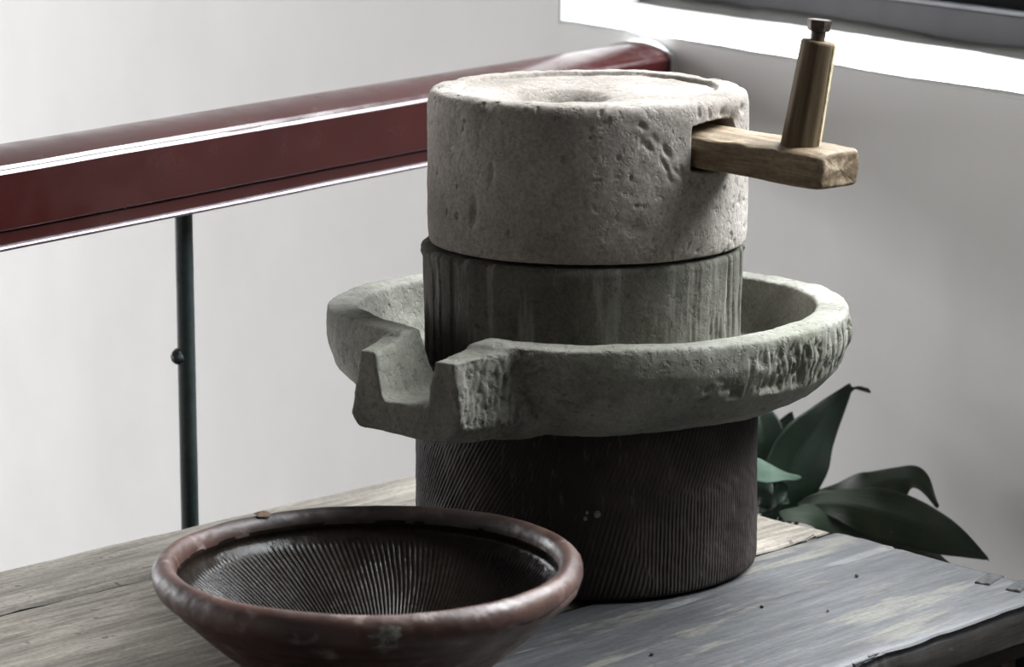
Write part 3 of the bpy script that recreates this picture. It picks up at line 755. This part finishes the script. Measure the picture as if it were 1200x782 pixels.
    bmesh.ops.bevel(bmb, geom=[e for e in bmb.edges if e.calc_face_angle(0) > .5], offset=.0008, segments=2, affect='EDGES')
    b = from_bm('bolt', bmb, M_BOLT, a); b.rotation_euler = (rm @ Matrix.Rotation(math.radians(-4), 3, 'Y')).to_euler(); b.location = base + rm @ Vector((-.0015, 0, Hp-.001))
runner()

# ------------------------------------------------------------------ earthenware bowl
def bowl():
    BX, BY = -.111, 2.298; H = .112
    root = empty('grinding_bowl', (BX, BY, T0), 'wide red-brown earthenware bowl with a ribbed dark inside, in front of the mill', 'bowl')
    # outside: foot, flaring wall, rolled lip
    out = roundp([(.0, .004), (.058, .004), (.064, .001), (.072, .001), (.074, .006), (.094, .026), (.125, .052), (.1535, .079), (.1565, .083), (.1640, .0875), (.1675, .097), (.1660, .106), (.1590, .1115), (.1520, .1095), (.1485, .104), (.1480, .0985)], 2)
    prof, _ = resample(out, .0016); V, Fc, th = lathe(prof, 560)
    r = np.hypot(V[:, 0], V[:, 1]); ang = th
    rimw = sst(.075, .095, V[:, 2])
    h = .0012*fbm(V, 12, 3, 5)+.0010*fbm(V, 38, 3, 15)*rimw+.0004*fbm(V, 110, 3, 1) + .0006*np.sin(V[:, 2]*700)*(1-rimw)
    # crack and lump in the lip on the right
    V[:, :2] *= (1+h/np.maximum(r, .06))[:, None]; V[:, 2] += rimw*(.0010*fbm(V, 20, 3, 2)+.0012*np.sin(2*th+1.0))
    cr = np.exp(-((V[:, 2]-.093-.004*np.sin((th+.5)*9))/.0009)**2)*sst(math.radians(-50), math.radians(-42), (th+PI) % (2*PI)-PI)*sst(math.radians(-8), math.radians(-18), (th+PI) % (2*PI)-PI)*sst(.160, .163, r)
    V[:, :2] *= (1-.0022*cr/np.maximum(r, .06))[:, None]
    mesh('bowl_wall', V, Fc, M_BOWL, root)
    inn = roundp([(.1482, .1000), (.1478, .0965), (.1495, .0935), (.1480, .0890), (.136, .078), (.105, .052), (.07, .026), (.05, .016), (.0005, .013)], 2)
    prof, tt = resample(inn, .0016); V, Fc, th = lathe(prof, 1300); r = np.hypot(V[:, 0], V[:, 1]); t = np.repeat(tt, 1300)
    phase = th*190 + (.148-r)*420 + 2.2*fbm(V, 22, 3, 4)
    g = np.abs(np.sin(phase*.5)); w = sst(.086, .080, V[:, 2])*sst(.03, .05, r)
    V[:, 2] += w*(-.0009*(1-g)**1.5)*(.7+.6*fbm(V, 16, 2, 8)) + .0008*fbm(V, 25, 3, 3) + .0004*fbm(V, 110, 2, 3)
    V[:, :2] *= (1+w*.0010*(1-g)/np.maximum(r, .03))[:, None]
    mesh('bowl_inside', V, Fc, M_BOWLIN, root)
    # crust and chip on the lip: small lens shaped scabs lying on the surface
    def scab(name, theta, prof_pts, ru, rv, mat, seed):
        n, m = 22, 26; V = []; 
        pts = np.array(prof_pts); dd = np.r_[0, np.cumsum(np.hypot(*np.diff(pts, axis=0).T))]; mid = dd[-1]/2
        for i in range(n):
            for j in range(m):
                rho = i/(n-1); ph = 2*PI*j/m; a = rho*ru*math.cos(ph); b = rho*rv*math.sin(ph)
                k = 1+.22*float(fbm(np.array([[math.cos(ph), math.sin(ph), seed]]), 2.2, 2, seed)[0]); a *= k; b *= k
                s = min(max(mid+b, 0), dd[-1]); rr = np.interp(s, dd, pts[:, 0]); zz = np.interp(s, dd, pts[:, 1])
                lift = .0010*(1-rho**4)-.0002+.0005*float(fbm(np.array([[a, b, 0]]), 300, 2, seed)[0])
                tx = np.interp(min(s+.001, dd[-1]), dd, pts[:, 0])-np.interp(max(s-.001, 0), dd, pts[:, 0]); tz = np.interp(min(s+.001, dd[-1]), dd, pts[:, 1])-np.interp(max(s-.001, 0), dd, pts[:, 1])
                l = math.hypot(tx, tz) or 1; rr += tz/l*lift; zz -= tx/l*lift
                t = theta+a/.165; V.append((rr*math.cos(t), rr*math.sin(t), zz))
        mesh(name, V, grid_faces(n, m, True)[:, ::-1].copy(), mat, root)
    outer = [(.1500, .0765), (.1560, .0825), (.1640, .0878), (.1672, .097), (.1662, .106), (.160, .1110)]
    scab('mineral_crust', math.radians(-83), outer, .0170, .0140, M_LICHEN, 3)
    topl = [(.1662, .106), (.1592, .1122), (.1520, .1102), (.1487, .104)]
    scab('chipped_spot', math.radians(126), topl, .0075, .0060, M_CHIP, 9)
bowl()

# ------------------------------------------------------------------ plant between the bench and the wall
def plant():
    px, py = .255, 3.12
    root = empty('potted_plant', (px, py, 0), 'broad-leaved green potted plant standing behind the bench under the window', 'plant')
    V, Fc, th = lathe(np.array([(.0, .002), (.075, .002), (.08, .01), (.105, .36), (.118, .365), (.12, .40), (.112, .402), (.104, .375), (.0, .374)]), 48)
    mesh('pot', V, Fc, M_POT, root, True)
    V, Fc, th = lathe(np.array([(.0, .385), (.05, .386), (.105, .380)]), 40); V[:, 2] += .003*fbm(V, 60, 2); mesh('soil', V, Fc[:, ::-1].copy(), M_SOIL, root)
    O = Vector((px, py, 0))
    def leaf(pts, widths, mat, side=None, fold=.25, wave=.004, seed=0, stem_from=None):
        """pts: pixel u, v and depth y along the midrib; widths in metres; side: which way the blade spreads"""
        P = [deep(*p)-O for p in pts]
        n = 44; m = 15; T = np.linspace(0, 1, n)
        A = np.array([list(p) for p in P]); tk = np.linspace(0, 1, len(P))
        # Catmull-Rom
        def cr(t):
            x = t*(len(P)-1); i = min(int(x), len(P)-2); f = x-i
            p0, p1, p2, p3 = A[max(i-1, 0)], A[i], A[i+1], A[min(i+2, len(P)-1)]
            return .5*((2*p1)+(p2-p0)*f+(2*p0-5*p1+4*p2-p3)*f*f+(3*p1-p0-3*p2+p3)*f**3)
        C = np.array([cr(t) for t in T]); W = np.interp(T, tk, widths)
        W = np.convolve(np.r_[W[0], W[0], W, W[-1], W[-1]], np.ones(5)/5, 'valid'); W[-1] = .0003
        tan = np.gradient(C, axis=0); tan /= np.linalg.norm(tan, axis=1)[:, None]
        sv = np.array(side if side is not None else (1, 0, 0), float)
        V = []; uv = []
        for i in range(n):
            s = sv-tan[i]*sv.dot(tan[i]); s /= np.linalg.norm(s); nn = np.cross(s, tan[i])
            for j in range(m):
                b = (j/(m-1))*2-1
                wv = wave*math.sin(T[i]*17+seed+(2 if b > 0 else 0))*abs(b)**2
                V.append(C[i]+s*b*W[i]/2+nn*(fold*abs(b)*W[i]/2+wv)); uv.append((T[i], b*.5+.5))
        o = mesh('leaf', np.array(V), grid_faces(n, m), mat, root)
        ul = o.data.uv_layers.new(name='UVMap'); 
        li = np.empty(len(o.data.loops), np.int32); o.data.loops.foreach_get('vertex_index', li); ul.data.foreach_set('uv', np.array(uv)[li].ravel())
        sm = o.modifiers.new('thickness', 'SOLIDIFY'); sm.thickness = .0006
        # petiole down to the soil
        a = Vector(C[0]); b = Vector((random.uniform(-.03, .03), random.uniform(-.03, .03), .375))
        q = []; k = 14
        for i in range(14):
            t = i/13; c = a.lerp(b, t); c += Vector((0, 0, 1))*0; c = c - Vector(tan[0])*.04*math.sin(PI*t)*(1-t)
            q.append(c)
        SV = []
        for i, c in enumerate(q):
            for j in range(8): SV.append((c.x+.0028*math.cos(j*PI/4), c.y+.0028*math.sin(j*PI/4), c.z))
        mesh('petiole', np.array(SV), grid_faces(14, 8, True), mat, root)
        return o
    # tall upright leaf whose tip curls right
    leaf([(902, 612, 3.09), (918, 575, 3.10), (938, 530, 3.12), (962, 496, 3.14), (985, 466, 3.16), (1000, 454, 3.17), (1020, 459, 3.18)], [.02, .062, .066, .040, .015, .006, .003], M_LEAF, (1, .4, .1), .32, .003, 1)
    # leaf hidden mostly behind the drum, and a pointed tip behind the tall leaf
    leaf([(870, 600, 3.12), (888, 555, 3.13), (893, 515, 3.14), (886, 480, 3.16), (878, 455, 3.18)], [.02, .050, .050, .028, .001], M_LEAF, (1, -.1, 0), .25, .003, 2)
    leaf([(895, 590, 3.20), (903, 545, 3.22), (915, 510, 3.24), (929, 484, 3.26)], [.03, .050, .030, .001], M_LEAF, (1, .2, 0), .2, .002, 4)
    # bright little leaf; the daylight on it is put into a paler green
    o = leaf([(850, 556, 3.06), (876, 549, 3.05), (900, 553, 3.04), (920, 557, 3.04), (939, 560, 3.04)], [.02, .036, .038, .022, .001], M_LEAFL, (-.3, .9, .30), .12, .001, 5)
    o['label'] = 'pale green leaf catching the light'
    leaf([(880, 600, 3.08), (892, 585, 3.07), (908, 576, 3.06), (922, 566, 3.06)], [.02, .040, .036, .001], M_LEAF, (.5, .3, 1), .15, .002, 6)
    leaf([(862, 580, 3.08), (885, 572, 3.07), (905, 578, 3.06), (925, 590, 3.06)], [.02, .04, .034, .001], M_LEAF, (0, .5, 1), .15, .002, 8)
    # two big drooping leaves to the right
    leaf([(945, 590, 3.12), (975, 578, 3.13), (1012, 571, 3.10), (1052, 562, 3.10), (1078, 564, 3.09), (1100, 594, 3.07)], [.012, .030, .042, .040, .026, .001], M_LEAFO, (.15, .75, .62), .18, .003, 3)
    leaf([(935, 596, 3.06), (970, 590, 3.06), (1010, 595, 3.05), (1060, 609, 3.03), (1110, 630, 3.00), (1158, 657, 2.97)], [.010, .030, .052, .056, .036, .001], M_LEAFO, (.1, .55, .75), .22, .004, 7)
    leaf([(915, 606, 3.02), (950, 603, 3.04), (990, 611, 3.06), (1040, 627, 3.06), (1085, 648, 3.05), (1125, 668, 3.04)], [.010, .034, .046, .046, .034, .001], M_LEAFO, (.1, .8, .4), .2, .003, 9)  # extra low leaf, added to stand in for the shade behind the bench end
plant()

# crumbs scattered on the front plank
for i, (u, v, sz, lab) in enumerate(((1004, 676, .0024, 'largest dark crumb on the front bench plank, nearest its far end'), (970, 717, .0016, 'tiny dark crumb on the front bench plank, nearest the splintered front edge'), (893, 712, .0018, 'tiny dark crumb on the front bench plank, nearest the stone drum'), (764, 768, .0020, 'tiny dark crumb on the front bench plank, nearest the bowl'))):
    p = at(u, v, .0); bmc = bmesh.new(); bmesh.ops.create_icosphere(bmc, subdivisions=1, radius=sz)
    for q in bmc.verts: q.co *= random.uniform(.75, 1.25); q.co.z *= .6
    o = from_bm('crumb', bmc, M_DARKW, None, False, p+Vector((0, 0, sz*.45)))
    o['label'] = lab; o['category'] = 'crumb'; o['group'] = 'crumbs on the front plank'
